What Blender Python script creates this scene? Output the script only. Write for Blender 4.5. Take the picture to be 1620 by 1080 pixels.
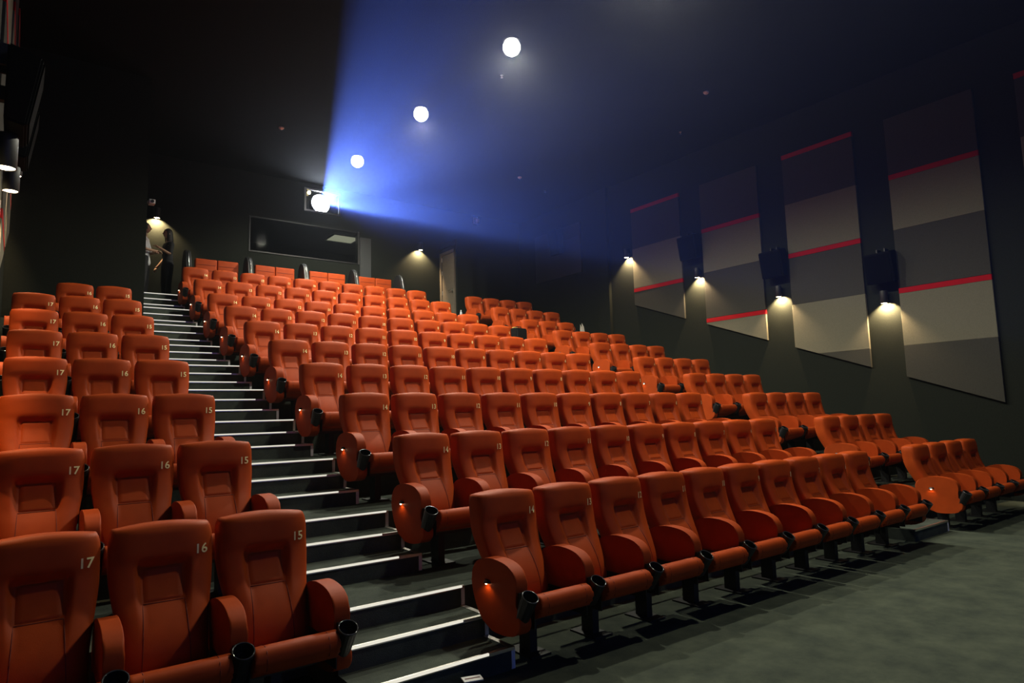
import bpy, bmesh, math, random
from mathutils import Vector, Matrix
random.seed(7)
for o in list(bpy.data.objects): bpy.data.objects.remove(o)
scene = bpy.context.scene
COL = scene.collection
PI = math.pi

# ------------------------------------------------------------------ camera
cam_d = bpy.data.cameras.new('camera'); cam = bpy.data.objects.new('camera', cam_d); COL.objects.link(cam)
cam_d.sensor_fit = 'HORIZONTAL'; cam_d.sensor_width = 36.0; cam_d.lens = 1039.4 / 1620 * 36.0
cam_d.clip_start = 0.02; cam_d.clip_end = 100
def cam_axes(yaw, pitch, roll):
    fw = Vector((-math.sin(yaw) * math.cos(pitch), math.cos(yaw) * math.cos(pitch), math.sin(pitch)))
    rt = Vector((math.cos(yaw), math.sin(yaw), 0)); up = rt.cross(fw)
    r = math.cos(roll) * rt + math.sin(roll) * up; u = -math.sin(roll) * rt + math.cos(roll) * up
    return r, u, fw
_r, _u, _f = cam_axes(-0.647, 0.1117, -0.0262)
M = Matrix((( _r.x, _u.x, -_f.x, -3.056), (_r.y, _u.y, -_f.y, -3.859), (_r.z, _u.z, -_f.z, 1.598), (0, 0, 0, 1)))
cam.matrix_world = M
scene.camera = cam

# ------------------------------------------------------------------ light levels (all real lamps of the hall)
EXPOSURE = 0.0
HAZE = 0.0008            # thin haze that fills the hall
E_CEIL = 1280.0          # ceiling downlights, watts each
E_PROJ = 98000.0         # projector
E_WALL = 260.0            # cylinder wall lamps
E_AISLE = 0.22          # little lamps on the row ends
scene.view_settings.view_transform = 'Standard'
scene.view_settings.look = 'None'
scene.view_settings.gamma = 1.0
scene.view_settings.use_curve_mapping = False
scene.view_settings.exposure = EXPOSURE
world = bpy.data.worlds.new('world'); scene.world = world; world.use_nodes = True
wn = world.node_tree; wn.nodes.clear()
wo = wn.nodes.new('ShaderNodeOutputWorld'); wb = wn.nodes.new('ShaderNodeBackground'); wb.inputs[0].default_value = (0, 0, 0, 1); wb.inputs[1].default_value = 0
wv = wn.nodes.new('ShaderNodeVolumeScatter'); wv.inputs['Color'].default_value = (0.85, 0.9, 1.0, 1)
wv.inputs['Density'].default_value = HAZE; wv.inputs['Anisotropy'].default_value = 0.8
wn.links.new(wb.outputs[0], wo.inputs['Surface']); wn.links.new(wv.outputs[0], wo.inputs['Volume'])
try:
    scene.cycles.volume_bounces = 0; scene.cycles.max_bounces = 6; scene.cycles.diffuse_bounces = 1; scene.cycles.sample_clamp_indirect = 4.0
    scene.cycles.use_denoising = True
except Exception: pass

# ------------------------------------------------------------------ layout numbers (metres)
P = 0.58                       # seat pitch
D = 1.195                      # row depth
YS, TR = -0.347, 0.291         # first nosing, small tread
YT = YS + 2 * TR               # front edge of the second tier
ZR = [0, .403, .806, 1.209, 1.612, 2.015, 2.418, 2.821, 3.295, 3.765]
ZTOP = 4.25
ZL = ZR + [ZTOP]
XL, XR = -3.31, 10.0           # side walls
YB = 12.9                      # back wall
YF = -9.5                      # screen wall
H = 7.9                        # ceiling
ST1 = (-1.50, -0.448); ST2 = (5.44, 6.42)     # the two stair flights
LOFF = 0.20                    # the narrow block stands a little further back

# ------------------------------------------------------------------ helpers
def link(o, parent=None):
    COL.objects.link(o)
    if parent: o.parent = parent
    return o
def empty(name, loc=(0, 0, 0), rz=0):
    o = bpy.data.objects.new(name, None); o.empty_display_size = .1; o.location = loc; o.rotation_euler = (0, 0, rz); COL.objects.link(o); return o
def tag(o, label, cat=None, group=None, kind=None):
    if label: o['label'] = label
    if cat: o['category'] = cat
    if group: o['group'] = group
    if kind: o['kind'] = kind
    return o
def mesh_from(bm, name, mat, smooth=False):
    bmesh.ops.recalc_face_normals(bm, faces=bm.faces)
    me = bpy.data.meshes.new(name); bm.to_mesh(me); bm.free()
    if mat: me.materials.append(mat)
    if smooth:
        for p in me.polygons: p.use_smooth = len(p.vertices) < 9      # flat caps stay flat
    return me
def obj(name, bm_or_me, mat=None, parent=None, loc=(0, 0, 0), smooth=False):
    me = mesh_from(bm_or_me, name, mat, smooth) if isinstance(bm_or_me, bmesh.types.BMesh) else bm_or_me
    o = bpy.data.objects.new(name, me); o.location = loc
    return link(o, parent)
def bbox(bm, x0, x1, y0, y1, z0, z1):
    vs = [bm.verts.new(c) for c in ((x0, y0, z0), (x1, y0, z0), (x1, y1, z0), (x0, y1, z0), (x0, y0, z1), (x1, y0, z1), (x1, y1, z1), (x0, y1, z1))]
    for f in ((0, 3, 2, 1), (4, 5, 6, 7), (0, 1, 5, 4), (1, 2, 6, 5), (2, 3, 7, 6), (3, 0, 4, 7)): bm.faces.new([vs[i] for i in f])
    return vs
def box(x0, x1, y0, y1, z0, z1, bev=0, seg=2):
    bm = bmesh.new(); bbox(bm, x0, x1, y0, y1, z0, z1)
    if bev: bmesh.ops.bevel(bm, geom=bm.edges[:], offset=bev, segments=seg, profile=.6, affect='EDGES')
    return bm
def profile_yz(pts, x0, x1, bev=0, seg=3):
    """closed outline in (y,z), extruded along x, the outline edges rounded over"""
    bm = bmesh.new()
    a = [bm.verts.new((x0, y, z)) for y, z in pts]; b = [bm.verts.new((x1, y, z)) for y, z in pts]
    n = len(pts)
    fa = bm.faces.new(a); fb = bm.faces.new(list(reversed(b)))
    for i in range(n): bm.faces.new((a[i], b[i], b[(i + 1) % n], a[(i + 1) % n]))
    if bev:
        es = list(fa.edges) + list(fb.edges)
        bmesh.ops.bevel(bm, geom=es, offset=bev, segments=seg, profile=.6, affect='EDGES', clamp_overlap=True)
    return bm
def profile_xz(pts, y0, y1):
    bm = bmesh.new()
    a = [bm.verts.new((x, y0, z)) for x, z in pts]; b = [bm.verts.new((x, y1, z)) for x, z in pts]; n = len(pts)
    bm.faces.new(a); bm.faces.new(list(reversed(b)))
    for i in range(n): bm.faces.new((a[i], b[i], b[(i + 1) % n], a[(i + 1) % n]))
    return bm
def lathe(prof, n=20, cap=True, bm=None, c=(0, 0, 0)):
    bm = bm or bmesh.new(); rings = []
    for r, z in prof: rings.append([bm.verts.new((c[0] + r * math.cos(2 * PI * i / n), c[1] + r * math.sin(2 * PI * i / n), c[2] + z)) for i in range(n)])
    for k in range(len(rings) - 1):
        for i in range(n): bm.faces.new((rings[k][i], rings[k][(i + 1) % n], rings[k + 1][(i + 1) % n], rings[k + 1][i]))
    if cap: bm.faces.new(rings[0]); bm.faces.new(rings[-1])
    return bm
def tube(pts, r, n=6, bm=None):
    bm = bm or bmesh.new(); pts = [Vector(p) for p in pts]; rings = []
    for i, p in enumerate(pts):
        t = (pts[min(i + 1, len(pts) - 1)] - pts[max(i - 1, 0)]).normalized()
        a = t.cross(Vector((0, 0, 1)) if abs(t.z) < .9 else Vector((1, 0, 0))).normalized(); b = t.cross(a)
        rings.append([bm.verts.new(p + r * (math.cos(2 * PI * k / n) * a + math.sin(2 * PI * k / n) * b)) for k in range(n)])
    for k in range(len(rings) - 1):
        for i in range(n): bm.faces.new((rings[k][i], rings[k][(i + 1) % n], rings[k + 1][(i + 1) % n], rings[k + 1][i]))
    bm.faces.new(rings[0]); bm.faces.new(rings[-1])
    return bm
def smooth_closed(pts, n=3):
    out = []; m = len(pts)
    for i in range(m):
        p0, p1, p2, p3 = (Vector(pts[(i + k - 1) % m]) for k in range(4))
        for j in range(n):
            t = j / n
            out.append(tuple(.5 * (2 * p1 + (p2 - p0) * t + (2 * p0 - 5 * p1 + 4 * p2 - p3) * t * t + (3 * p1 - p0 - 3 * p2 + p3) * t ** 3)))
    return out
def S(t):
    t = max(0., min(1., t)); return t * t * (3 - 2 * t)

# ------------------------------------------------------------------ materials
def mat(name, col, rough=.6, metal=0, spec=.5, noise=None, bump=None, emit=None, estr=0, coord='Object', var=None):
    m = bpy.data.materials.new(name); m.use_nodes = True; nt = m.node_tree; b = nt.nodes['Principled BSDF']
    b.inputs['Base Color'].default_value = (*col, 1); b.inputs['Roughness'].default_value = rough; b.inputs['Metallic'].default_value = metal
    b.inputs['Specular IOR Level'].default_value = spec
    if emit: b.inputs['Emission Color'].default_value = (*emit, 1); b.inputs['Emission Strength'].default_value = estr
    tc = nt.nodes.new('ShaderNodeTexCoord')
    if noise:
        sc_, col2, lo, hi = noise
        n = nt.nodes.new('ShaderNodeTexNoise'); n.inputs['Scale'].default_value = sc_; n.inputs['Detail'].default_value = 6
        r = nt.nodes.new('ShaderNodeValToRGB'); r.color_ramp.elements[0].position = lo; r.color_ramp.elements[1].position = hi
        r.color_ramp.elements[0].color = (*col, 1); r.color_ramp.elements[1].color = (*col2, 1)
        nt.links.new(tc.outputs[coord], n.inputs['Vector']); nt.links.new(n.outputs['Fac'], r.inputs['Fac'])
        last = r.outputs['Color']
        if var:
            oi = nt.nodes.new('ShaderNodeObjectInfo'); mr = nt.nodes.new('ShaderNodeMapRange'); mr.inputs['To Min'].default_value = 1 - var; mr.inputs['To Max'].default_value = 1 + var
            mx = nt.nodes.new('ShaderNodeVectorMath'); mx.operation = 'SCALE'
            nt.links.new(oi.outputs['Random'], mr.inputs['Value']); nt.links.new(last, mx.inputs[0]); nt.links.new(mr.outputs['Result'], mx.inputs['Scale']); last = mx.outputs[0]
        nt.links.new(last, b.inputs['Base Color'])
    if bump:
        bs, st = bump
        n = nt.nodes.new('ShaderNodeTexNoise'); n.inputs['Scale'].default_value = bs; n.inputs['Detail'].default_value = 4
        bp = nt.nodes.new('ShaderNodeBump'); bp.inputs['Strength'].default_value = st; bp.inputs['Distance'].default_value = .01
        nt.links.new(tc.outputs[coord], n.inputs['Vector']); nt.links.new(n.outputs['Fac'], bp.inputs['Height']); nt.links.new(bp.outputs[0], b.inputs['Normal'])
    return m
def emitter(name, col, s):
    m = bpy.data.materials.new(name); m.use_nodes = True; nt = m.node_tree; nt.nodes.clear()
    e = nt.nodes.new('ShaderNodeEmission'); e.inputs[0].default_value = (*col, 1); e.inputs[1].default_value = s
    o = nt.nodes.new('ShaderNodeOutputMaterial'); nt.links.new(e.outputs[0], o.inputs[0]); return m
def glass_mat(name, tint, gloss=.06):
    m = bpy.data.materials.new(name); m.use_nodes = True; nt = m.node_tree; nt.nodes.clear()
    t = nt.nodes.new('ShaderNodeBsdfTransparent'); t.inputs[0].default_value = (*tint, 1); g = nt.nodes.new('ShaderNodeBsdfGlossy'); g.inputs['Roughness'].default_value = .05
    x = nt.nodes.new('ShaderNodeMixShader'); x.inputs[0].default_value = gloss; o = nt.nodes.new('ShaderNodeOutputMaterial')
    nt.links.new(t.outputs[0], x.inputs[1]); nt.links.new(g.outputs[0], x.inputs[2]); nt.links.new(x.outputs[0], o.inputs[0]); return m
m_leather = mat('orange_leather', (.44, .060, .0058), .58, spec=.16, noise=(9, (.38, .050, .0048), .35, .7), bump=(220, .06), var=.07)
m_leather2 = mat('orange_leather_sides', (.41, .054, .0055), .6, spec=.15, noise=(9, (.35, .045, .0044), .35, .7), bump=(220, .06), var=.07)
m_seam = mat('seam_thread', (.16, .016, .004), .7)
m_gold = mat('number_gold', (1.0, .82, .38), .4)
m_black = mat('black_plastic', (.012, .012, .013), .38)
m_blackm = mat('black_metal', (.010, .010, .011), .5)
m_carpet = mat('carpet', (.060, .066, .058), .95, spec=.1, noise=(5.5, (.098, .104, .086), .33, .72), bump=(260, .5), coord='Generated')
def carpet(name, a, b_, sc_):
    m = mat(name, a, .95, spec=.1)
    nt = m.node_tree; b = nt.nodes['Principled BSDF']; tc = nt.nodes.new('ShaderNodeNewGeometry')
    n1 = nt.nodes.new('ShaderNodeTexNoise'); n1.inputs['Scale'].default_value = sc_; n1.inputs['Detail'].default_value = 8; n1.inputs['Roughness'].default_value = .7
    r = nt.nodes.new('ShaderNodeValToRGB'); r.color_ramp.elements[0].position = .36; r.color_ramp.elements[1].position = .66
    r.color_ramp.elements[0].color = (*a, 1); r.color_ramp.elements[1].color = (*b_, 1)
    n2 = nt.nodes.new('ShaderNodeTexNoise'); n2.inputs['Scale'].default_value = 190; n2.inputs['Detail'].default_value = 3
    bp = nt.nodes.new('ShaderNodeBump'); bp.inputs['Strength'].default_value = .5; bp.inputs['Distance'].default_value = .01
    nt.links.new(tc.outputs['Position'], n1.inputs['Vector']); nt.links.new(tc.outputs['Position'], n2.inputs['Vector'])
    nt.links.new(n1.outputs['Fac'], r.inputs['Fac']); nt.links.new(r.outputs[0], b.inputs['Base Color'])
    nt.links.new(n2.outputs['Fac'], bp.inputs['Height']); nt.links.new(bp.outputs[0], b.inputs['Normal']); return m
m_floor = carpet('floor_carpet', (.046, .056, .044), (.084, .097, .069), 3.2)
m_tier = carpet('tier_carpet', (.046, .056, .048), (.076, .090, .072), 4.5)
m_wall = mat('wall_fabric_dark', (.015, .0175, .0135), .95, spec=.1, noise=(40, (.012, .014, .011), .4, .7), bump=(150, .25))
m_ceil = mat('ceiling_black', (.0028, .0030, .0036), .9, spec=.1, bump=(60, .2))
m_pl_light = mat('panel_fabric_light', (.150, .142, .105), .95, spec=.1, noise=(60, (.130, .124, .092), .4, .7), bump=(180, .3))
m_pl_dark = mat('panel_fabric_dark', (.050, .049, .042), .95, spec=.1, noise=(60, (.043, .042, .036), .4, .7), bump=(180, .3))
m_pl_red = mat('panel_fabric_red', (.36, .008, .012), .9, spec=.1, bump=(180, .3))
m_alu = mat('nosing_aluminium', (.75, .72, .66), .33, metal=1)
m_led = emitter('nosing_light', (1.0, .95, .80), .8)
m_white = mat('white_tape', (.80, .80, .84), .6)
m_whitep = mat('white_plastic', (.75, .75, .73), .4)
m_lampw = emitter('wall_lamp_glow', (1.0, .80, .52), 26)
m_lampc = emitter('ceiling_lamp_glow', (1.0, .98, .92), 7)
m_lampa = emitter('aisle_lamp_glow', (1.0, .78, .5), 16)
m_projl = emitter('projector_lens_glow', (.80, .88, 1.0), 120)
m_door = mat('door_veneer', (.20, .165, .125), .45, noise=(14, (.17, .14, .11), .4, .7))
m_steel = mat('brushed_steel', (.62, .61, .58), .3, metal=1)
m_pane = glass_mat('dark_window_glass', (.50, .53, .50), .002)
m_port = glass_mat('port_glass', (.97, .98, 1.0), .02)
m_screen = mat('screen_white', (.075, .075, .075), .8)
m_boothw = mat('booth_wall', (.05, .05, .045), .9)
m_spk = mat('speaker_black', (.003, .003, .0035), .8, spec=.08)
m_grille = mat('speaker_cloth', (.002, .002, .002), .95, spec=.05)

# ------------------------------------------------------------------ room shell
def struct(name, bm, m, label=None):
    o = obj(name, bm, m); o['kind'] = 'structure'
    if label: o['label'] = label
    return o
struct('floor', box(XL - .2, XR + .2, YF - .2, YT, -.2, 0), m_floor, 'mottled grey-green carpet floor in front of the first row')
struct('ceiling', box(XL - .2, XR + .2, YF - .2, YB + 3, H, H + .2), m_ceil, 'black painted ceiling over the hall')
struct('wall_left', box(XL - .2, XL, YF - .2, YB + 3, -.2, H), m_wall, 'dark fabric side wall beside the narrow seat block')
struct('wall_right', box(XR, XR + .2, YF - .2, YB + 3, -.2, H), m_wall, 'dark fabric side wall behind the striped panels')
struct('wall_front', box(XL, XR, YF - .2, YF, -.2, H), m_wall, 'dark wall behind the screen')
# back wall with the booth window and the projector port cut out
WX0, WX1, WZ0, WZ1 = 1.45, 4.32, 5.88, 6.74
PX0, PX1, PZ0, PZ1 = 2.86, 3.76, 7.18, 7.72
bm = bmesh.new(); y0, y1 = YB, YB + .15
bbox(bm, XL, WX0, y0, y1, 0, H); bbox(bm, WX0, XR, y0, y1, 0, WZ0); bbox(bm, WX1, XR, y0, y1, WZ0, WZ1); bbox(bm, WX0, XR, y0, y1, WZ1, PZ0)
bbox(bm, WX0, PX0, y0, y1, PZ0, PZ1); bbox(bm, PX1, XR, y0, y1, PZ0, PZ1); bbox(bm, WX0, XR, y0, y1, PZ1, H)
struct('wall_back', bm, m_wall, 'dark back wall with booth window and projector port')
for nm, bx, lb in (('wall_booth_rear', (.5, 6, YB + 2.9, YB + 3, ZTOP, H), 'dark rear wall of the projection booth'), ('wall_booth_side', (.4, .5, YB + .15, YB + 3, ZTOP, H), 'dark side wall of the projection booth'),
                   ('wall_booth_end', (6, 6.1, YB + .15, YB + 3, ZTOP, H), 'dark end wall of the projection booth'), ('floor_booth', (.5, 6, YB + .15, YB + 2.9, ZTOP + 1, ZTOP + 1.05), 'dark floor of the projection booth'),
                   ('floor_projector', (.5, 6, YB + .15, YB + 2.9, 6.86, 6.95), 'dark slab under the projector')):
    struct(nm, box(*bx), m_boothw, lb)
# the wall that closes the narrow block, its edge hides the entrance landing
struct('wall_entrance', box(XL, -1.34, 9.15, 9.4, 0, H), m_wall, 'tall dark wall closing the narrow seat block')
# pilaster beside booth window, exit vestibule with the door in its side
struct('trim_1', box(4.38, 4.70, YB - .05, YB, ZTOP, 6.62), mat('pilaster_fabric', (.055, .060, .062), .9), 'grey pilaster beside the booth window')
VX, VY = 6.98, 11.98
bm = bmesh.new(); bbox(bm, VX, 7.55, VY, VY + .12, ZTOP, 6.75); bbox(bm, VX, 8.1, VY + .12, YB, 6.62, 6.75); bbox(bm, 7.55, 8.1, VY + .10, VY + .22, ZTOP, 6.75)
bbox(bm, VX + .06, VX + .12, VY + .12, YB, ZTOP, 6.62)
struct('wall_vestibule', bm, m_wall, 'dark exit vestibule box at the top of the hall')
# tiers
def tier(name, x0, x1, off, r):
    z = ZL[r - 1]; ya = YT + (r - 2) * D + off; yb = (YT + (r - 1) * D + off) if r < 11 else YB
    return box(x0, x1, ya, yb, 0, z)
for r in range(2, 12):
    bm = bmesh.new()
    bmm = tier('', ST1[0], XR, 0, r); me = mesh_from(bmm, 'tier', m_tier)
    o = obj('floor_tier', me); o['kind'] = 'structure'; o['label'] = 'carpeted seating tier, %s step up from the floor' % ['first', 'second', 'third', 'fourth', 'fifth', 'sixth', 'seventh', 'eighth', 'ninth', 'top'][r - 2]
    if r <= 9:
        z = ZL[r - 1]; ya = YT + (r - 2) * D + LOFF; yb = YT + (r - 1) * D + LOFF if r < 9 else 9.15
        o2 = obj('floor_tier', box(XL, ST1[0], ya, yb, 0, z), m_tier); o2['kind'] = 'structure'; o2['label'] = 'narrow carpeted tier of the three-seat block, %s step up' % ['first', 'second', 'third', 'fourth', 'fifth', 'sixth', 'seventh', 'eighth'][r - 2]
o = obj('floor_landing', box(XL, ST1[0], 9.4, YB, 0, ZTOP), m_tier); o['kind'] = 'structure'; o['label'] = 'dark entrance landing at the top of the stairs'
# stairs: steps, light strips, metal end trims and white side tapes
def stairs(name, x0, x1, label, lit):
    root = empty(name, ((x0 + x1) / 2, YS, 0)); tag(root, label, kind='structure')
    ox, oy = root.location.x, root.location.y
    for m in range(1, 11):
        za, zb = ZL[m - 1], ZL[m]; rise = (zb - za) / 3; yt = YT + (m - 1) * D
        for j in range(3):
            ya = YS + (m - 1) * D + j * TR; z1 = za + (j + 1) * rise; z0 = z1 - rise
            if j < 2:
                obj('step', box(x0 - ox, x1 - ox, ya - oy, yt - oy, z0, z1), m_tier, root)
            a, b_ = x0 - ox + .02, x1 - ox
            endw = .20 if j < 2 else .02
            no = obj('nosing', box(a, b_, ya - oy - .006, ya - oy + .022, z1 - .016, z1 + .004), m_alu, root)
            if lit: obj('light_strip', box(a + .005, b_ - endw, ya - oy - .0075, ya - oy + .006, z1 - .008, z1 + .0055), m_led, root)
            if j < 2:
                obj('end_trim', box(b_ - .035, b_ + .002, ya - oy + .022, ya - oy + TR, z1 - .002, z1 + .004), m_alu, root)
            obj('side_tape', box(b_ - .026, b_ + .002, ya - oy - .004, ya - oy + .03, z0 + .006, z1 - .017), m_white, root)
    return root
stairs('stairs', ST1[0], ST1[1], 'carpeted stairs with bright strip nosings between the three-seat and ten-seat blocks', True)
stairs('stairs', ST2[0], ST2[1], 'carpeted stairs between the ten-seat and four-seat blocks', False)

# screen and its frame on the front wall (behind the photographer, lit by the projector)
t = empty('cinema_screen', (3.345, YF + .1, 1.0)); tag(t, 'large white cinema screen on the front wall', 'screen')
obj('screen_surface', box(-5.4, 5.4, -.02, 0, 0.0, 5.6), m_screen, t)
bm = bmesh.new(); bbox(bm, -5.6, 5.6, -.08, -.02, -.2, 0); bbox(bm, -5.6, 5.6, -.08, -.02, 5.6, 5.8); bbox(bm, -5.6, -5.4, -.08, -.02, 0, 5.6); bbox(bm, 5.4, 5.6, -.08, -.02, 0, 5.6)
obj('screen_frame', bm, m_blackm, t)

# ------------------------------------------------------------------ cinema seats
YC = [(.345, -.165), (.42, -.158), (.52, -.128), (.62, -.075), (.72, -.025), (.82, .008), (.92, .020), (1.00, .026), (1.06, .040)]
def ycurve(z):
    if z <= YC[0][0]: return YC[0][1]
    for (a, ya), (b_, yb) in zip(YC, YC[1:]):
        if z <= b_:
            t = (z - a) / (b_ - a); return ya + (yb - ya) * t
    return YC[-1][1]
def ysm(z): return sum(ycurve(z + d) for d in (-.05, -.025, 0, .025, .05)) / 5
def halfw(z):
    w = .204 + .045 * S((z - .45) / .40)
    return w
def outline_scale(z):              # rounds the two upper corners
    if z > .970:
        k = min(1, (z - .970) / .092); return 1 - .19 * (1 - math.sqrt(max(0, 1 - k * k)))
    return 1
def depth(u, z):
    a = abs(u)
    p = .034 * (1 - a ** 6)
    p *= S((1.062 - z) / .035) * .55 + .45
    p *= .5 + .5 * S((z - .33) / .06)
    rec = .046 * S((.56 - a) / .15) * S((.885 - z) / .05) * S((z - .50) / .30)
    belly = .012 * S((.70 - z) / .1) * S((z - .36) / .1) * (1 - a ** 2)
    head = .012 * S((z - .86) / .06) * (1 - a ** 2)
    return p - rec + belly + head
def ztop(u): return 1.062 - .020 * u * u
def surf(u, z):
    return Vector((u * halfw(z) * outline_scale(z), ysm(z) - depth(u, z) + .014, z))
def back_mesh():
    NU, NV = 30, 38; bm = bmesh.new(); g = []
    for j in range(NV + 1):
        v = j / NV; row = []
        for i in range(NU + 1):
            u = -1 + 2 * i / NU; z = .345 + v * (ztop(u) - .345); row.append(bm.verts.new(surf(u, z)))
        g.append(row)
    for j in range(NV):
        for i in range(NU): bm.faces.new((g[j][i], g[j][i + 1], g[j + 1][i + 1], g[j + 1][i]))
    loop = [g[0][i] for i in range(NU + 1)] + [g[j][NU] for j in range(1, NV + 1)] + [g[NV][i] for i in range(NU - 1, -1, -1)] + [g[j][0] for j in range(NV - 1, 0, -1)]
    prev = loop; cz = .70
    for dy, sc_, in ((.026, 1.010), (.080, 1.006), (.125, .990), (.142, .93)):
        ring = []
        for v in loop:
            ring.append(bm.verts.new((v.co.x * sc_, ysm(v.co.z) + .02 + dy, cz + (v.co.z - cz) * (1 + (sc_ - 1) * .8))))
        for i in range(len(loop)): bm.faces.new((prev[i], prev[(i + 1) % len(loop)], ring[(i + 1) % len(loop)], ring[i]))
        prev = ring
    # rear cover: fan rows between left and right of the ring
    n0 = NU + 1
    cen = []
    for j in range(NV + 1):
        z = .37 + j / NV * .66; cen.append(bm.verts.new((0, ysm(z) + .166, z)))
    right = [prev[NU]] + [prev[NU + j] for j in range(1, NV + 1)]
    left = [prev[0]] + [prev[len(loop) - j] for j in range(1, NV)] + [prev[NU + NV + NU]]
    for j in range(NV):
        bm.faces.new((cen[j], right[j], right[j + 1], cen[j + 1])); bm.faces.new((left[j], cen[j], cen[j + 1], left[j + 1]))
    bm.faces.new([prev[i] for i in range(NU + 1)] + [cen[0]]); bm.faces.new([prev[NU + NV + k] for k in range(NU + 1)] + [cen[NV]])
    return bm
ME_BACK = mesh_from(back_mesh(), 'backrest', m_leather, True)
def pad_mesh():                    # inset centre pad, slightly proud of the recess
    bm = bmesh.new(); NU, NV = 12, 16; g = []
    for j in range(NV + 1):
        row = []
        for i in range(NU + 1):
            x = -.098 + .196 * i / NU; z = .672 + .168 * j / NV
            e = min(S((.098 - abs(x)) / .012), S((z - .672) / .010), S((.840 - z) / .012))
            s = surf(x / halfw(z), z); row.append(bm.verts.new((x, s.y + .002 - .010 * e, z)))
        g.append(row)
    for j in range(NV):
        for i in range(NU): bm.faces.new((g[j][i], g[j][i + 1], g[j + 1][i + 1], g[j + 1][i]))
    return bm
ME_PAD = mesh_from(pad_mesh(), 'back_pad', m_leather, True)
def seam_mesh():
    bm = bmesh.new()
    def on(x, z): s = surf(x / halfw(z), z); return (x, s.y - .0005, z)
    tube([on(x, .667) for x in [-.10 + .2 * i / 10 for i in range(11)]], .0024, 5, bm)
    for sx in (-1, 1): tube([on(sx * (.100 + .012 * (1 - i / 12)), .375 + .29 * i / 12) for i in range(13)], .0022, 5, bm)
    return bm
ME_SEAM = mesh_from(seam_mesh(), 'seam', m_seam, True)
# seat cushion, sprung a little upwards at the front
def cushion_mesh():
    prof = [(-.19, .285), (-.185, .335), (-.26, .372), (-.38, .425), (-.48, .466), (-.545, .478), (-.580, .460), (-.592, .420), (-.582, .376), (-.548, .344), (-.45, .308), (-.32, .270), (-.23, .262)]
    return profile_yz(smooth_closed(prof, 3), -.220, .220, .022, 4)
ME_CUSH = mesh_from(cushion_mesh(), 'seat_cushion', m_leather2, True)
def cushion_seam():
    return tube([(0, y, z) for y, z in ((-.44, .4525), (-.48, .4675), (-.545, .4795), (-.581, .461), (-.5935, .420), (-.583, .375), (-.548, .343))], .0022, 5)
ME_CSEAM = mesh_from(cushion_seam(), 'cushion_seam', m_seam, True)
bm = bmesh.new(); bbox(bm, -.215, .215, -.30, -.08, .245, .275); bbox(bm, -.2255, -.2205, -.52, -.10, .27, .40); bbox(bm, .2205, .2255, -.52, -.10, .27, .40)
ME_PAN = mesh_from(bm, 'seat_pan', m_black)
ARM = [(.016, .50), (.000, .585), (-.07, .640), (-.18, .668), (-.30, .668), (-.40, .648), (-.468, .600), (-.486, .540), (-.480, .470), (-.455, .400), (-.38, .365), (-.25, .350), (-.10, .352), (-.02, .40)]
ENDP = [(.016, .50), (.000, .585), (-.07, .640), (-.18, .668), (-.30, .668), (-.40, .648), (-.468, .600), (-.486, .540), (-.478, .470), (-.480, .400), (-.518, .335), (-.505, .270), (-.430, .230), (-.300, .214), (-.170, .228), (-.085, .285), (-.02, .38)]
ME_ARM = mesh_from(profile_yz(smooth_closed(ARM, 3), -.043, .043, .012, 3), 'armrest', m_leather2, True)
ME_END = mesh_from(profile_yz(smooth_closed(ENDP, 3), -.046, .046, .012, 3), 'end_panel', m_leather2, True)
def tilt(bm):
    bmesh.ops.rotate(bm, verts=bm.verts, cent=(0, -.50, .42), matrix=Matrix.Rotation(math.radians(32), 3, 'X')); return bm
def cup_mesh():
    bm = lathe([(.030, .325), (.046, .345), (.050, .42), (.054, .512), (.048, .514), (.045, .42), (.032, .375)], 18, True, c=(0, -.522, 0))
    tilt(bm); bbox(bm, -.030, .030, -.50, -.455, .34, .50); return bm
ME_CUP = mesh_from(cup_mesh(), 'cup_holder', m_black)
ME_RIM = mesh_from(tilt(lathe([(.0545, .508), (.0555, .514), (.0520, .518), (.0485, .515)], 18, False, c=(0, -.522, 0))), 'rim', mat('rim_gloss_black', (.03, .03, .032), .15), True)
bm = bmesh.new(); bbox(bm, -.03, .03, -.22, -.10, .01, .30); bbox(bm, -.085, .085, -.30, -.03, 0, .012); bbox(bm, -.205, .205, -.20, -.12, .235, .245)
ME_PED = mesh_from(bm, 'pedestal', m_blackm)
# small hooded lamp on a row-end panel (faces -x)
bm = bmesh.new(); N = 10
top = [bm.verts.new((-.046 - .030 * math.sin(PI * i / N), -.18 + .034 * math.cos(PI * i / N), .512)) for i in range(N + 1)]
top2 = [bm.verts.new((-.046 - .018 * math.sin(PI * i / N), -.18 + .024 * math.cos(PI * i / N), .532)) for i in range(N + 1)]
for i in range(N): bm.faces.new((top[i], top[i + 1], top2[i + 1], top2[i]))
bm.faces.new(top2 + []); ME_HOOD = mesh_from(bm, 'lamp_hood', m_black, False)
ME_BULB = mesh_from(lathe([(.002, .002), (.007, .005), (.007, .010), (.003, .014)], 10, True, c=(-.060, -.18, .500)), 'bulb', m_lampa, True)
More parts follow.
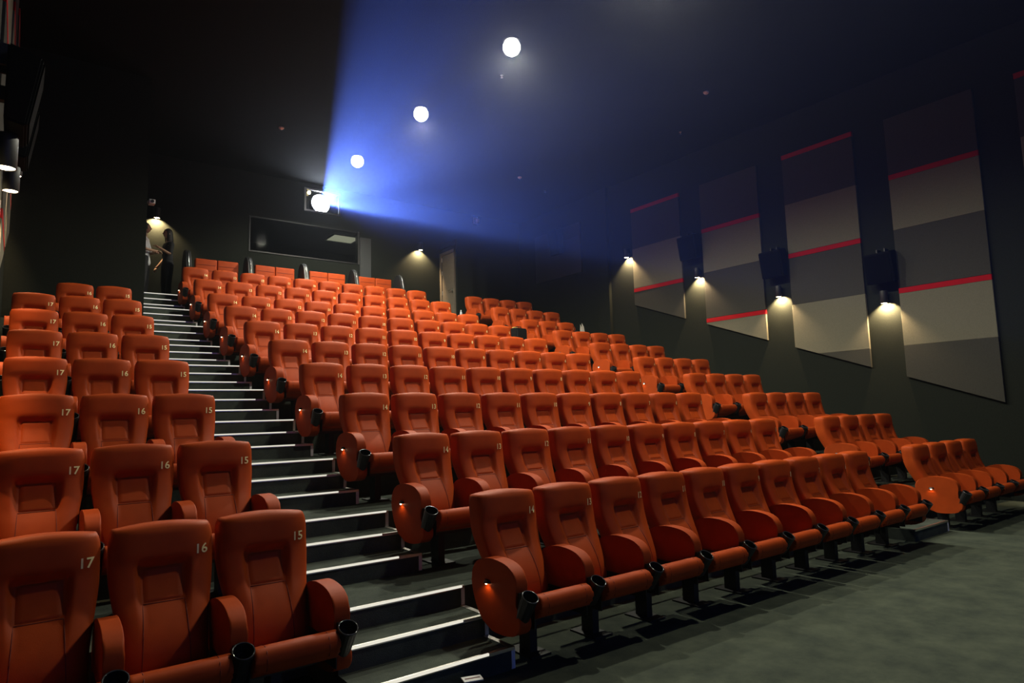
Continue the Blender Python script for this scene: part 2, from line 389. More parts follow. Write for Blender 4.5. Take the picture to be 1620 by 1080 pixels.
# gold numerals, wrapped on the upholstery
NUM = {}
def number_mesh(n):
    cu = bpy.data.curves.new('num', 'FONT'); cu.body = str(n); cu.size = .071; cu.align_x = 'CENTER'; cu.align_y = 'CENTER'; cu.extrude = .0; cu.resolution_u = 3; cu.offset = .0012
    o = bpy.data.objects.new('num', cu); COL.objects.link(o)
    dg = bpy.context.evaluated_depsgraph_get(); me = bpy.data.meshes.new_from_object(o.evaluated_get(dg))
    bpy.data.objects.remove(o)
    bm = bmesh.new(); bm.from_mesh(me); bpy.data.meshes.remove(me)
    bmesh.ops.triangulate(bm, faces=bm.faces); 
    for v in bm.verts:
        x = .186 + v.co.x; z = .907 + v.co.y; u = max(-1, min(1, x / halfw(z))); s = surf(u, z); v.co = Vector((x, s.y - .0022, z))
    me = bpy.data.meshes.new('seat_number'); bm.to_mesh(me); bm.free(); me.materials.append(m_gold); return me
for n in range(1, 18): NUM[n] = number_mesh(n)
def spot(name, loc, energy, col, angle, blend, radius, parent=None, direction=(0, 0, -1)):
    l = bpy.data.lights.new(name, 'SPOT'); l.energy = energy; l.color = col; l.spot_size = math.radians(angle); l.spot_blend = blend; l.shadow_soft_size = radius
    o = bpy.data.objects.new(name, l); o.location = loc; o.rotation_euler = Vector(direction).to_track_quat('-Z', 'Y').to_euler()
    return link(o, parent)
ROWN = ['front row', 'second row', 'third row', 'fourth row', 'fifth row', 'sixth row', 'seventh row', 'eighth row', 'ninth row', 'tenth row']
BLK = {'C': 'ten-seat-wide block', 'L': 'three-seat block', 'R': 'four-seat block'}
def part(name, me, parent, loc=(0, 0, 0)): return obj(name, me, None, parent, loc)
def seat(n, r, blk, x, y, z, hp, left_end=False, right_end=False, right_arm=False, lamp=0):
    s = empty('cinema_chair', (x, y, z))
    ordn = ['first', 'second', 'third', 'fourth', 'fifth', 'sixth', 'seventh', 'eighth', 'ninth', 'tenth']
    if blk == 'C': lab = 'orange cinema chair in the %s of the ten-seat block, %s from the bright stairs' % (ROWN[r - 1], ordn[14 - n])
    elif blk == 'L': lab = 'orange cinema chair in the %s of the three-seat block, %s from the stairs' % (ROWN[r - 1], ordn[n - 15])
    else: lab = 'orange cinema chair in the %s of the four-seat block, %s from the panelled wall' % (ROWN[r - 1], ordn[n - 1])
    tag(s, lab, 'chair', 'chairs of the ' + BLK[blk])
    b = part('backrest', ME_BACK, s); part('back_pad', ME_PAD, b); part('seam', ME_SEAM, b)
    q = part('seat_number', NUM[n], b); q['label'] = 'pale gold numeral'
    c = part('seat_cushion', ME_CUSH, s); part('cushion_seam', ME_CSEAM, c, (-.16, 0, 0)); part('cushion_seam', ME_CSEAM, c, (.16, 0, 0)); part('seat_pan', ME_PAN, s); part('pedestal', ME_PED, s)
    a = part('end_panel' if left_end else 'armrest', ME_END if left_end else ME_ARM, s, (-hp, 0, 0))
    cu = part('cup_holder', ME_CUP, s, (-hp, 0, 0)); part('rim', ME_RIM, cu)
    if right_arm:
        part('end_panel' if right_end else 'armrest', ME_END if right_end else ME_ARM, s, (hp, 0, 0)); cu = part('cup_holder', ME_CUP, s, (hp, 0, 0)); part('rim', ME_RIM, cu)
    if lamp:
        h = part('aisle_lamp', ME_HOOD, a); h['label'] = 'small black hooded lamp glowing orange'
        part('bulb', ME_BULB, h)
        spot('aisle_lamp_light', (-.078, -.18, .505), E_AISLE, (1.0, .55, .20), 140, .5, .006, a, (.12, 0, -1))
    return s
NO = .19                            # the numeral sits this far off the seat's centre line
for r in range(1, 11):
    y = (r - 1) * D; z = ZR[r - 1]
    for n in range(14, 4, -1):
        seat(n, r, 'C', (14 - n) * P - NO, y, z, P / 2, left_end=(n == 14), right_end=True, right_arm=(n == 5), lamp=(n == 14))
    last = 2 if r == 8 else 1            # the eighth row is one chair short beside the wall
    for n in range(4, last - 1, -1):
        seat(n, r, 'R', 6.79 + (4 - n) * P, y, z, P / 2, left_end=(n == 4), right_end=True, right_arm=(n == last), lamp=(n == 4))
for r in range(1, 9):
    y = (r - 1) * D + LOFF; z = ZR[r - 1]
    for n in (15, 16, 17):
        if r == 8 and n == 17: continue
        seat(n, r, 'L', -1.652 - NO - (n - 15) * .539, y, z, .2695, left_end=False, right_end=True, right_arm=(n == 15))

# ------------------------------------------------------------------ love seats on the top landing
ME_LB = mesh_from(box(-.232, .232, -.03, .10, .42, 1.07, .03, 3), 'backrest', m_leather, True)
def lb_seams():
    bm = bmesh.new()
    for z in (.93, .80): tube([(-.20, -.032, z), (.20, -.032, z)], .004, 5, bm)
    return bm
ME_LS = mesh_from(lb_seams(), 'seam', m_seam)
ME_LC = mesh_from(box(-.232, .232, -.58, -.03, .28, .46, .04, 3), 'seat_cushion', m_leather2, True)
WING = smooth_closed([(.16, .10), (.16, .70), (.13, 1.02), (.02, 1.18), (-.12, 1.20), (-.26, 1.08), (-.34, .82), (-.44, .64), (-.60, .55), (-.66, .40), (-.64, .10)], 3)
ME_WING = mesh_from(profile_yz(WING, -.055, .055, .012, 2), 'side_wing', m_blackm, True)
ME_WTRIM = mesh_from(tube([(0, y, z) for y, z in ((-.12, 1.205), (-.20, 1.16), (-.27, 1.08), (-.31, .96), (-.345, .82), (-.39, .72))], .009, 6), 'edge_trim', m_steel, True)
ME_LBASE = mesh_from(box(-.60, .59, -.52, .08, 0, .28), 'base', m_black)
lsn = ['beside the entrance stairs', 'second from the entrance stairs', 'third from the entrance stairs', 'fourth from the entrance stairs']
for i in range(4):
    cx = .50 + i * 1.315
    t = empty('love_seat', (cx, 12.05, ZTOP)); tag(t, 'orange leather love seat with black wings on the top landing, ' + lsn[i], 'sofa', 'love seats on the top landing')
    for sx in (-1, 1):
        b = part('backrest', ME_LB, t, (sx * .236, 0, 0)); part('seam', ME_LS, b); part('seat_cushion', ME_LC, t, (sx * .236, 0, 0))
    part('base', ME_LBASE, t)
    w = part('side_wing', ME_WING, t, (-.655, 0, 0)); part('edge_trim', ME_WTRIM, w)
    if i == 3: w = part('side_wing', ME_WING, t, (.655, 0, 0)); part('edge_trim', ME_WTRIM, w)

# ------------------------------------------------------------------ striped acoustic panels on the side walls
BANDS = [7.02, 5.92, 4.85, 3.75, 2.68, 1.0]
def zbot(y): return 1.60 + (y + .05) * .3535       # sloping lower edge follows the tiers
def clip_band(ya, yb, z0, z1):
    """polygon of a horizontal band cut by the sloping lower edge; y from ya (towards the screen) to yb"""
    poly = [(ya, z0), (yb, z0), (yb, z1), (ya, z1)]; out = []
    f = lambda p: p[1] - zbot(p[0])
    for i in range(4):
        a, b_ = poly[i], poly[(i + 1) % 4]; fa, fb = f(a), f(b_)
        if fa >= 0: out.append(a)
        if fa * fb < 0: t = fa / (fa - fb); out.append((a[0] + (b_[0] - a[0]) * t, a[1] + (b_[1] - a[1]) * t))
    return out
def panel(side, ya, yb, first_dark, red_first, label, flat=None):
    xw = XR - .004 if side > 0 else XL + .004
    t = empty('acoustic_panel', (xw, (ya + yb) / 2, zbot(ya) if flat is None else flat)); tag(t, label, 'wall panel', 'striped acoustic panels')
    o3 = t.location
    def add(name, poly, m, th, bev):
        pts = [(p[0] - o3.y, p[1] - o3.z) for p in poly]
        if side > 0: b = profile_yz(pts, -th, 0, bev, 2)
        else: b = profile_yz(pts, 0, th, bev, 2)
        return obj(name, b, m, t)
    for k in range(5):
        z1, z0 = BANDS[k], BANDS[k + 1]
        red = (k % 2 == 0) == red_first and k < 4
        if flat is not None: z0 = max(z0, flat)
        if z1 <= z0: continue
        dark = (k % 2 == 0) == first_dark
        zt = z1 - .10 if red and not (k == 0 and not red_first) else z1
        poly = clip_band(ya, yb, z0 + .002, zt) if flat is None else [(ya, z0), (yb, z0), (yb, zt), (ya, zt)]
        if len(poly) > 2: add('fabric_band', poly, m_pl_dark if dark else m_pl_light, .055, .006)
        if red:
            poly = clip_band(ya, yb, z1 - .098, z1 - .002) if flat is None else [(ya, z1 - .098), (yb, z1 - .098), (yb, z1), (ya, z1)]
            if len(poly) > 2: add('red_stripe', poly, m_pl_red, .058, .004)
    return t
PAN = [(-.06, 1.40, False), (2.01, 3.51, True), (4.13, 5.67, False), (6.30, 7.90, True)]
wh = {1: 'right', -1: 'left'}
desc = {1: ['beside the four-seat block, closest to the screen', 'between the second and third speakers from the screen', 'beside the four-seat block, third from the screen', 'beside the four-seat block, nearest the back of the hall'],
        -1: ['over the three-seat block, closest to the screen', 'over the three-seat block, second from the screen', 'over the three-seat block, third from the screen', 'over the three-seat block, nearest the back of the hall']}
for side in (1, -1):
    for i, (a, b_, rf) in enumerate(PAN):
        panel(side, a, b_, True, rf, 'grey and beige red-striped fabric panel ' + desc[side][i])
    panel(side, -2.2, -.66, True, True, 'grey fabric panel ahead of the front row ' + ('on the four-seat side' if side > 0 else 'on the three-seat side'))
t = empty('acoustic_panel', (XR - .004, 10.95, 5.70)); tag(t, 'plain grey fabric panel with level bottom above the top corner seats', 'wall panel', 'striped acoustic panels')
obj('fabric_band', box(-.055, 0, -1.05, 1.05, 0, 1.1, .006), m_pl_dark, t); obj('fabric_band', box(-.055, 0, -1.05, 1.05, 1.102, 1.5, .006), m_pl_dark, t)
# pilaster at the rear end of the side wall
struct('trim_2', box(XR - .10, XR, 8.78, 9.25, ZR[8], H), m_wall, 'dark pilaster at the rear end of the panelled wall')

# ------------------------------------------------------------------ cylinder wall lamps
ME_LB_ = mesh_from(lathe([(.0, .24), (.064, .24), (.066, .23), (.066, .004), (.063, 0), (.058, .004), (.058, .020), (0.0, .021)], 24, False), 'lamp_body', m_blackm, True)
ME_LBULB = mesh_from(lathe([(.0, .018), (.056, .018), (.056, .008), (.03, .004), (.0, .003)], 20, False), 'lamp_lens', m_lampw, True)
def wall_lamp(x, y, z, side, label, axis='x', e=None):
    t = empty('wall_lamp', (x, y, z)); tag(t, label, 'wall lamp', 'cylinder wall lamps')
    part('lamp_body', ME_LB_, t); part('lamp_lens', ME_LBULB, t)
    if axis == 'x':
        obj('bracket', box(*(sorted((side * .06, side * .118))), -.025, .025, .12, .20), m_blackm, t)
    else: obj('bracket', box(-.025, .025, .06, .148, .12, .20), m_blackm, t)
    spot('wall_lamp_light', (.012 * side, 0, -.012) if axis == 'x' else (0, .012, -.012), e or E_WALL, (1.0, .70, .38), 128, .35, .012, t, (.95 * side, 0, -1) if axis == 'x' else (0, .95, -1))
    return t
LY = [1.65, 3.76, 5.82, 8.06]; LZ = [3.50, 3.96, 4.76, 5.72]
ld = ['between the first two striped panels from the screen', 'between the middle two striped panels', 'between the last two striped panels', 'behind the last striped panel']
for i in range(4):
    wall_lamp(XR - .12, LY[i], LZ[i], 1, 'black downlight cylinder on the four-seat side, ' + ld[i])
    wall_lamp(XL + .12, LY[i], LZ[i] - .14, -1, 'black downlight cylinder on the three-seat side, ' + ld[i], e=E_WALL * .6)
wall_lamp(6.22, YB - .15, 6.47, 1, 'black cylinder lamp on the back wall beside the exit door', 'y', E_WALL * .8)
wall_lamp(-.66, YB - .15, 6.32, 1, 'black cylinder lamp on the back wall over the entrance landing', 'y', E_WALL * .8)

# ------------------------------------------------------------------ surround speakers
def speaker(x, y, z, side, label, w=.50, h=.62, d=.27):
    """x is the wall face; a tapered box, tipped down towards the seats"""
    t = empty('wall_speaker', (x, y, z)); tag(t, label, 'speaker', 'surround speakers')
    s = -side
    def q(dx, dz): return (s * dx, dz)
    pts = [q(.10, -h / 2 + .03), q(.10 + d * .62, -h / 2), q(.10 + d, h / 2 - .06), q(.10, h / 2)]
    bm = profile_xz(pts, -w / 2, w / 2); bmesh.ops.bevel(bm, geom=bm.edges[:], offset=.015, segments=2, affect='EDGES'); obj('cabinet', bm, m_spk, t)
    a = Vector((pts[1][0], pts[1][1])); b_ = Vector((pts[2][0], pts[2][1])); n = Vector((s, -.35)).normalized() * .012
    g = [(a + (b_ - a) * .06), (a + (b_ - a) * .94)]
    obj('grille', profile_xz([(g[0].x, g[0].y), (g[0].x + n.x, g[0].y + n.y), (g[1].x + n.x, g[1].y + n.y), (g[1].x, g[1].y)], -w / 2 + .03, w / 2 - .03), m_grille, t)
    bm = bmesh.new(); bbox(bm, *sorted((0, s * .02)), -.10, .10, -.12, .22)
    for yy in (-.07, .07): bbox(bm, *sorted((0, s * .16)), yy - .012, yy + .012, h / 2 - .10, h / 2 + .05)
    bbox(bm, *sorted((s * .02, s * .12)), -.03, .03, -.05, .05)
    obj('bracket', bm, m_blackm, t); return t
for i, (y, z) in enumerate([(1.62, 4.17), (3.78, 4.68), (5.94, 5.52)]):
    sd = ['above the lamp closest to the screen', 'above the second lamp from the screen', 'above the third lamp from the screen'][i]
    speaker(XR, y, z, 1, 'black surround speaker on the four-seat side, ' + sd)
    speaker(XL, y, z - .30, -1, 'black surround speaker on the three-seat side, ' + sd, .46, .56, .20)
speaker(XR - .055, 10.75, 6.75, 1, 'black surround speaker on the plain grey panel in the top corner', .42, .80)

# ------------------------------------------------------------------ ceiling lights
ME_CL = mesh_from(lathe([(.0, -.270), (.06, -.257), (.115, -.217), (.145, -.160), (.150, -.12), (.145, -.08), (.115, -.022), (.10, 0)], 28, False), 'lamp_lens', m_lampc, True)  # globe shape stands in for the bloom around the recessed lights
ME_CR = mesh_from(lathe([(.10, -.004), (.12, -.02), (.14, -.02), (.15, -.010), (.15, 0)], 28, False), 'trim_ring', m_blackm, True)
cl = ['over the second row', 'over the fifth row', 'over the seventh row', 'over the tenth row', 'over the floor before the front row']
for i, (x, y) in enumerate([(3.38, 1.36), (3.37, 4.44), (3.31, 7.46), (3.26, 10.50), (3.38, -1.70)]):
    t = empty('ceiling_light', (x, y, H)); tag(t, 'bright round white downlight in the black ceiling ' + cl[i], 'ceiling light', 'ceiling downlights')
    part('lamp_lens', ME_CL, t); part('trim_ring', ME_CR, t)
    spot('ceiling_light_lamp', (0, 0, -.29), E_CEIL * (.75, 1.08, 1.0, .6, .36)[i], (1.0, .96, .78), 157, .55, .13, t)
# detectors and sprinklers
ME_DET = mesh_from(lathe([(.0, 0), (.055, 0), (.055, -.018), (.045, -.030), (.030, -.042), (.0, -.046)], 18, False), 'base', m_whitep, True)
ME_DETC = mesh_from(lathe([(.012, -.045), (.012, -.054), (.0, -.056)], 10, False), 'sensor', m_steel, True)
dets = [(7.66, 3.69, 'white smoke detector on the ceiling towards the four-seat side'), (7.40, 9.45, 'white smoke detector on the ceiling above the tenth row'), (1.25, 9.9, 'white smoke detector on the dark ceiling above the entrance stairs')]
for x, y, l in dets:
    t = empty('smoke_detector', (x, y, H)); tag(t, l, 'detector', 'ceiling detectors'); part('base', ME_DET, t); part('sensor', ME_DETC, t)
bm = lathe([(.0, 0), (.028, 0), (.028, -.006), (.010, -.010), (.010, -.03), (.0, -.03)], 12, False)
ME_SP = mesh_from(bm, 'body', m_steel, True); ME_SPD = mesh_from(lathe([(.0, -.05), (.022, -.05), (.022, -.053), (.0, -.053)], 10, False), 'deflector', m_steel)
bm = tube([(-.012, 0, -.028), (-.016, 0, -.04), (-.010, 0, -.052)], .0025, 5); tube([(.012, 0, -.028), (.016, 0, -.04), (.010, 0, -.052)], .0025, 5, bm); ME_SPA = mesh_from(bm, 'arms', m_steel)
for x, y, l in [(8.75, 5.2, 'small sprinkler head on the ceiling between the striped panels'), (8.65, 9.9, 'small sprinkler head on the ceiling near the top corner'), (3.9, 5.45, 'small sprinkler head beside the downlight over the fifth row')]:
    t = empty('sprinkler', (x, y, H)); tag(t, l, 'sprinkler', 'ceiling sprinklers'); part('body', ME_SP, t); part('deflector', ME_SPD, t); part('arms', ME_SPA, t)

# ------------------------------------------------------------------ booth window, port and projector
t = empty('window_1', ((WX0 + WX1) / 2, YB, WZ0)); tag(t, 'wide dark booth window with a metal edge in the back wall', kind='structure')
cx = (WX0 + WX1) / 2; hw = (WX1 - WX0) / 2; hh = WZ1 - WZ0
obj('pane', box(-hw, hw, .06, .07, 0, hh), m_pane, t)
bm = bmesh.new(); bbox(bm, -hw, hw, -.02, .14, -.03, 0); bbox(bm, -hw - .03, -hw, -.02, .14, -.03, hh + .03); bbox(bm, -hw, hw, -.02, .14, hh, hh + .03)
obj('window_frame', bm, m_blackm, t); obj('window_edge', box(hw, hw + .04, -.03, .14, -.03, hh + .03), m_steel, t)
t = empty('booth_light', (4.35, 14.0, 6.86)); tag(t, 'square pale ceiling light inside the projection booth', 'ceiling light')
obj('light_panel', box(-.38, .38, -.34, .34, -.02, 0), emitter('booth_panel_glow', (1.0, .93, .72), .8), t)
bm = bmesh.new(); bbox(bm, -.42, .42, -.38, -.34, -.035, 0); bbox(bm, -.42, .42, .34, .38, -.035, 0); bbox(bm, -.42, -.38, -.34, .34, -.035, 0); bbox(bm, .38, .42, -.34, .34, -.035, 0); obj('light_frame', bm, m_whitep, t)
t = empty('window_2', ((PX0 + PX1) / 2, YB, PZ0)); tag(t, 'small framed projector port high in the back wall', kind='structure')
pw = (PX1 - PX0) / 2; ph = PZ1 - PZ0
obj('pane', box(-pw, pw, .10, .106, 0, ph), m_port, t)
bm = bmesh.new(); bbox(bm, -pw - .05, pw + .05, -.03, .12, -.05, 0); bbox(bm, -pw - .05, pw + .05, -.03, .12, ph, ph + .05); bbox(bm, -pw - .05, -pw, -.03, .12, 0, ph); bbox(bm, pw, pw + .05, -.03, .12, 0, ph)
obj('window_frame', bm, m_steel, t)
PJ = (3.32, YB + .02, 7.45)
t = empty('projector', (PJ[0], YB + .65, 6.95)); tag(t, 'cinema projector shining brightly behind the port in the back wall', 'projector')
obj('housing', box(-.34, .34, -.30, .70, .26, .74, .03), m_blackm, t)
obj('stand', box(-.28, .28, -.20, .60, 0, .26), m_blackm, t)
bm = lathe([(.262, 0), (.262, .22), (.255, .24), (.255, .0)], 28, False); bmesh.ops.rotate(bm, verts=bm.verts, cent=(0, 0, 0), matrix=Matrix.Rotation(PI / 2, 3, 'X')); bmesh.ops.translate(bm, verts=bm.verts, vec=(0, -.28, .5)); obj('lens_barrel', bm, m_blackm, t, smooth=True)
bm = lathe([(.0, .0), (.13, -.01), (.254, -.03)], 28, False); bmesh.ops.rotate(bm, verts=bm.verts, cent=(0, 0, 0), matrix=Matrix.Rotation(PI / 2, 3, 'X')); bmesh.ops.translate(bm, verts=bm.verts, vec=(0, -.50, .5)); obj('lens', bm, m_projl, t, smooth=True)  # glowing disc made oversize to stand in for the glare across the port
tb = empty('booth_lamp', (PX0 + .09, YB + .03, PZ1 - .06)); tag(tb, 'small yellow lamp glowing in the corner of the projector port', 'lamp')
obj('bulb', lathe([(.0, -.05), (.03, -.04), (.045, 0), (.03, .04), (.0, .05)], 14, False), emitter('booth_lamp_glow', (1.0, .80, .35), 14), tb, smooth=True)
obj('socket', lathe([(.03, .035), (.03, .058), (0, .058)], 12, False), m_blackm, tb)
# projected picture: a spot whose light is framed to a rectangle and broken up by the picture's own bright and dark areas
l = bpy.data.lights.new('projector_light', 'SPOT'); l.energy = E_PROJ; l.color = (.12, .23, 1.0); l.spot_size = math.radians(100); l.spot_blend = .1; l.shadow_soft_size = .03
lo = bpy.data.objects.new('projector_light', l); lo.location = (0, -.57, .5); lo.parent = t; COL.objects.link(lo)
lo.rotation_euler = Vector((0, -1, -.12)).to_track_quat('-Z', 'Y').to_euler()
l.use_nodes = True; nt = l.node_tree; em = nt.nodes['Emission']
tc = nt.nodes.new('ShaderNodeTexCoord'); sp = nt.nodes.new('ShaderNodeSeparateXYZ'); nt.links.new(tc.outputs['Normal'], sp.inputs[0])
def mth(op, a, b=None, c=None):
    n = nt.nodes.new('ShaderNodeMath'); n.operation = op
    for k, v in enumerate((a, b, c)):
        if v is None: continue
        if isinstance(v, (int, float)): n.inputs[k].default_value = v
        else: nt.links.new(v, n.inputs[k])
    return n.outputs[0]
az = mth('ABSOLUTE', sp.outputs[2])
pxn = mth('DIVIDE', sp.outputs[0], az); pyn = mth('DIVIDE', sp.outputs[1], az)
def edge(v, lim, soft): return mth('SUBTRACT', 1.0, mth('SMOOTH_MIN', 1.0, mth('MAXIMUM', 0.0, mth('DIVIDE', mth('SUBTRACT', mth('ABSOLUTE', v), lim), soft)), .0))
mask = mth('MULTIPLY', edge(mth('SUBTRACT', pxn, .10), .24, .012), edge(mth('SUBTRACT', pyn, -.035), .185, .01))
cb = nt.nodes.new('ShaderNodeCombineXYZ'); nt.links.new(pxn, cb.inputs[0]); nt.links.new(pyn, cb.inputs[1])
ns = nt.nodes.new('ShaderNodeTexNoise'); ns.inputs['Scale'].default_value = 13; ns.inputs['Detail'].default_value = 2; nt.links.new(cb.outputs[0], ns.inputs['Vector'])
rp = mth('MAXIMUM', .3, mth('MULTIPLY_ADD', ns.outputs['Fac'], 4.0, -1.1))
nt.links.new(mth('MULTIPLY', mask, rp), em.inputs['Strength'])

# ------------------------------------------------------------------ exit door in the vestibule side
t = empty('door_1', (VX, (VY + .10 + YB) / 2, ZTOP)); tag(t, 'brown veneer exit door with steel hinges and handle', kind='structure')
dl = (YB - VY - .10) / 2
obj('door_leaf', box(-.02, .03, -dl + .03, dl - .14, .01, 2.13), m_door, t)
bm = bmesh.new(); bbox(bm, -.05, .06, dl - .13, dl - .03, 0, 2.22); bbox(bm, -.05, .06, -dl - .02, -dl + .025, 0, 2.22); bbox(bm, -.05, .06, -dl - .02, dl - .03, 2.14, 2.22); obj('door_frame', bm, m_door, t)
for z in (.95, 1.55, 1.95): obj('hinge', lathe([(.013, 0), (.013, .12)], 8, True, c=(-.03, dl - .14, z)), m_steel, t)
bm = tube([(-.02, -dl + .12, 1.02), (-.075, -dl + .12, 1.02), (-.08, -dl + .14, 1.02), (-.08, -dl + .26, 1.015)], .011, 8); bm2 = bbox(bm, -.026, -.02, -dl + .095, -dl + .145, .93, 1.08); obj('door_handle', bm, m_steel, t)

# ------------------------------------------------------------------ small things
# camera-like box on the entrance wall edge
t = empty('security_camera', (-1.25, 9.33, 5.62)); tag(t, 'small grey security camera on the edge of the tall entrance wall', 'camera')
obj('housing', box(-.05, .05, -.10, .06, -.04, .04, .01), m_whitep, t); obj('mount', box(-.10, -.05, -.02, .02, -.02, .02), m_whitep, t)
bm = lathe([(.028, 0), (.028, .02), (.02, .022), (0, .018)], 12, False); bmesh.ops.rotate(bm, verts=bm.verts, cent=(0, 0, 0), matrix=Matrix.Rotation(PI / 2, 3, 'X')); bmesh.ops.translate(bm, verts=bm.verts, vec=(0, -.098, 0)); obj('lens', bm, m_black, t)
t = empty('security_camera', (8.28, YB, 7.72)); tag(t, 'pale dome camera high on the back wall right of the beam', 'camera')
obj('plate', box(-.08, .08, -.02, 0, -.10, .12), m_whitep, t); bm = lathe([(.0, -.10), (.05, -.085), (.075, -.04), (.078, 0), (.078, .03), (0, .035)], 16, False, c=(0, -.10, 0)); obj('dome', bm, m_whitep, t, smooth=True)
# box on the floor before the bottom step
t = empty('floor_box', (-.87, -.50, 0), -.3); tag(t, 'small black box with a white slotted top on the floor before the stairs', 'box')
obj('body', box(-.06, .06, -.04, .04, 0, .085, .003), m_black, t)
obj('top_plate', box(-.058, .058, -.038, .038, .085, .092, .002), m_whitep, t); obj('slot', box(-.045, .045, -.006, .006, .090, .0935), mat('slot_red', (.12, .01, .01), .6), t); obj('label_strip', box(-.01, .01, -.0415, -.04, .01, .078), m_whitep, t)
# bag, bottle and paper among the upper rows
t = empty('travel_bag', (5.93, 7.78, ZL[7]), .15)
tag(t, 'tall black bag with a yellow tag standing on the unlit stairs', 'bag')
obj('body', box(-.17, .17, -.10, .10, .03, .72, .035, 3), mat('bag_fabric', (.004, .005, .0055), .8, spec=.1), t, smooth=True)
obj('flap', box(-.15, .15, -.118, -.095, .36, .68, .012), mat('bag_flap', (.008, .010, .011), .6, spec=.2), t)
obj('handle', tube([(-.08, 0, .71), (-.08, 0, .755), (.08, 0, .755), (.08, 0, .71)], .010, 8), m_black, t); obj('tag', box(-.168, -.06, -.03, .03, .722, .736), mat('tag_yellow', (.75, .62, .20), .6), t)
for sx in (-1, 1): obj('wheel', box(sx * .12 - .02, sx * .12 + .02, -.035, .035, 0, .05, .012), m_black, t)
t = empty('water_bottle', (6.53, 11.10, ZTOP)); tag(t, 'clear water bottle with pale cap standing on the top landing', 'bottle')
obj('bottle_body', lathe([(.0, 0), (.032, 0), (.034, .02), (.034, .14), (.028, .17), (.014, .20), (.014, .212)], 14, False), mat('bottle_plastic', (.62, .68, .74), .15), t, smooth=True)
obj('cap', lathe([(.0, .232), (.016, .232), (.016, .208), (.0, .208)], 12, False), m_white, t)
t = empty('paper_sheet', (8.24, 8.14, ZR[7] + .668)); tag(t, 'folded white paper standing on the armrest by the missing chair', 'paper')
m_paper = mat('paper_white', (.72, .68, .58), .9)
obj('front_leaf', profile_xz([(-.06, 0), (.07, 0), (.02, .27), (-.045, .36)], -.030, -.028), m_paper, t)
obj('back_leaf', profile_xz([(-.06, 0), (.07, 0), (.03, .22), (-.045, .34)], .028, .030), m_paper, t)
obj('fold', box(-.06, .07, -.03, .03, 0, .002), m_paper, t)

# ------------------------------------------------------------------ people on the entrance landing
def skin_mesh(name, joints, edges, m, sub=2, root=0):
    me = bpy.data.meshes.new(name); me.from_pydata([j[0] for j in joints], edges, []); o = bpy.data.objects.new(name, me); COL.objects.link(o)
    sk = o.modifiers.new('s', 'SKIN'); sk.use_smooth_shade = True
    for i, j in enumerate(joints):
        r = j[1]; me.skin_vertices[0].data[i].radius = r if isinstance(r, tuple) else (r, r)
    me.skin_vertices[0].data[root].use_root = True
    ss = o.modifiers.new('u', 'SUBSURF'); ss.levels = sub; ss.render_levels = sub
    dg = bpy.context.evaluated_depsgraph_get(); out = bpy.data.meshes.new_from_object(o.evaluated_get(dg)); bpy.data.objects.remove(o)
    out.materials.clear(); out.materials.append(m)
    for p in out.polygons: p.use_smooth = True
    return out
m_skin = mat('skin', (.42, .24, .15), .55); m_hair = mat('hair_black', (.012, .010, .009), .6)
m_shirtw = mat('shirt_white', (.62, .62, .64), .85); m_dark = mat('clothes_black', (.012, .012, .014), .85)
def head_mesh():
    bm = bmesh.new(); bmesh.ops.create_uvsphere(bm, u_segments=20, v_segments=16, radius=1)
    for v in bm.verts:
        x, y, z = v.co; k = 1 - .28 * S((-z - .1) / .9) * (1 if y < .2 else .7)
        v.co = Vector((x * .074 * k, y * .094 * k - .010 * S(-z), z * .115))
        if abs(x) < .25 and y < -.8 and -.35 < z < .05: v.co.y -= .018 * (1 - abs(x) / .25)
        if abs(x) > .2 and abs(x) < .55 and y < -.6 and 0 < z < .3: v.co.y += .008
    for sx in (-1, 1): bmesh.ops.create_uvsphere(bm, u_segments=8, v_segments=6, radius=.5, matrix=Matrix.Translation((sx * .073, .008, -.008)) @ Matrix.Diagonal((.018, .04, .065, 1)))
    return bm
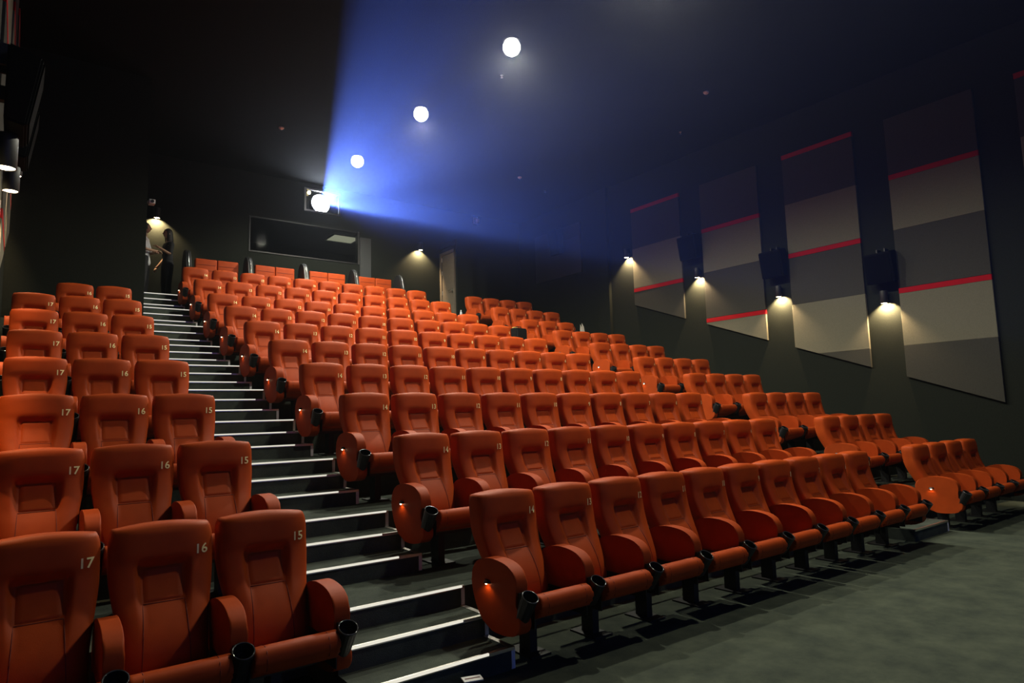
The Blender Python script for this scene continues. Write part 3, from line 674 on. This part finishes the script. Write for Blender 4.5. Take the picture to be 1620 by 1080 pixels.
def person(name, label, loc, rz, shirt, trousers, arm_r, arm_l, longhair=False, short_sleeve=True):
    """local frame: faces -y; arm_* = (elbow, wrist) joints"""
    root = empty(name, loc, rz); tag(root, label, 'person', 'people on the landing')
    J = [((0, 0, .93), (.115, .085)), ((0, .01, 1.12), (.105, .08)), ((0, .01, 1.30), (.125, .085)), ((0, .015, 1.40), (.075, .06)), ((0, .005, 1.48), (.048, .048)), ((0, -.005, 1.56), (.045, .05))]
    E = [(0, 1), (1, 2), (2, 3), (3, 4), (4, 5)]
    def add(p, r, par): J.append((p, r)); E.append((par, len(J) - 1)); return len(J) - 1
    for sx, (el, wr) in ((1, arm_r), (-1, arm_l)):
        s = add((sx * .165, .01, 1.375), .052, 3); e = add(el, .038, s); w = add(wr, .026, e)
        dv = (Vector(wr) - Vector(el)).normalized(); pm = Vector(wr) + dv * .07; add(tuple(pm), (.034, .018), w)
    for sx in (1, -1):
        h = add((sx * .09, 0, .86), .085, 0); k = add((sx * .10, -.015, .49), .058, h); a = add((sx * .10, .01, .10), .038, k); add((sx * .105, -.13, .035), (.038, .03), a)
    body = obj('body', skin_mesh('body', J, E, m_skin), None, root)
    # five fingers on each hand, slightly curled
    for (el, wr), sx in ((arm_r, 1), (arm_l, -1)):
        dv = (Vector(wr) - Vector(el)).normalized(); side = dv.cross(Vector((0, 0, 1))); side = side.normalized() if side.length > .2 else Vector((1, 0, 0)); up = side.cross(dv)
        pm = Vector(wr) + dv * .085; bm = bmesh.new()
        for q in range(4):
            b0 = pm + side * (.024 - .016 * q); L = (.062, .072, .068, .052)[q]
            tube([b0 - dv * .02, b0 + dv * L * .5, b0 + dv * L * .85 - up * .018, b0 + dv * L - up * .04], .0085, 6, bm)
        tube([Vector(wr) + dv * .03 + side * .02, Vector(wr) + dv * .06 + side * .045, Vector(wr) + dv * .095 + side * .05 - up * .01], .0095, 6, bm)
        obj('hand', bm, m_skin, root, smooth=True)
    hd = obj('head', head_mesh(), m_skin, root, (0, -.012, 1.635), True)
    bm = bmesh.new(); bmesh.ops.create_uvsphere(bm, u_segments=18, v_segments=12, radius=1)
    for v in list(bm.verts):
        x, y, z = v.co
        v.co = Vector((x * .082, y * .100 + .012, z * .118 + .012))
        if z < -.15 and not longhair: v.co.z = -.02 + v.co.z * .2; v.co.y += .02
        if y < -.35 and z < .45: v.co.y = -.045
        if longhair and z < -.2: v.co.z -= .14; v.co.y += .02
    obj('hair', bm, m_hair, hd, smooth=True)
    bm = bmesh.new()
    for sx in (-1, 1): bmesh.ops.create_uvsphere(bm, u_segments=8, v_segments=6, radius=.011, matrix=Matrix.Translation((sx * .030, -.078, .010)))
    obj('eyes', bm, m_hair, hd); obj('mouth', box(-.022, .022, -.088, -.078, -.062, -.054), mat('lips', (.30, .09, .08), .5), hd)
    Js = [((0, 0, .78), (.165, .135)), ((0, 0, .92), (.160, .130)), ((0, .01, 1.12), (.125, .095)), ((0, .01, 1.30), (.142, .098)), ((0, .012, 1.41), (.085, .07))]; Es = [(0, 1), (1, 2), (2, 3), (3, 4)]
    for sx, (el, wr) in ((1, arm_r), (-1, arm_l)):
        Js.append(((sx * .168, .01, 1.375), .064)); a = len(Js) - 1; Es.append((4, a)); end = Vector(el) if short_sleeve else Vector(wr)
        Js.append((tuple(Vector(el)), .052)); Es.append((a, a + 1))
        if not short_sleeve: Js.append((tuple(wr), .036)); Es.append((a + 1, a + 2))
    obj('shirt', skin_mesh('shirt', Js, Es, shirt), None, root)
    Jt = [((0, 0, .93), (.160, .130)), ((0, 0, 1.08), (.140, .108))]; Et = [(0, 1)]
    for sx in (1, -1):
        b0 = len(Jt); Jt += [((sx * .09, 0, .85), .098), ((sx * .10, -.015, .49), .070), ((sx * .10, .01, .09), .055)]; Et += [(0, b0), (b0, b0 + 1), (b0 + 1, b0 + 2)]
    obj('trousers', skin_mesh('trousers', Jt, Et, trousers), None, root)
    for sx in (1, -1): obj('shoe', box(sx * .105 - .045, sx * .105 + .045, -.19, .07, 0, .075, .02, 2), m_dark, root, smooth=True)
    return root
person('person', 'person in a white short-sleeved shirt with folded arms on the entrance landing', (-.96, 12.15, ZTOP), math.radians(70), m_shirtw, m_dark,
       ((.24, -.06, 1.12), (.02, -.20, 1.10)), ((-.24, -.06, 1.12), (-.02, -.22, 1.13)))
person('person', 'person in black clothes reaching out one arm on the entrance landing', (-.47, 12.40, ZTOP), math.radians(-75), m_dark, m_dark,
       ((.23, -.05, 1.12), (.20, -.24, 1.22)), ((-.22, .03, 1.10), (-.20, -.12, .90)), True)
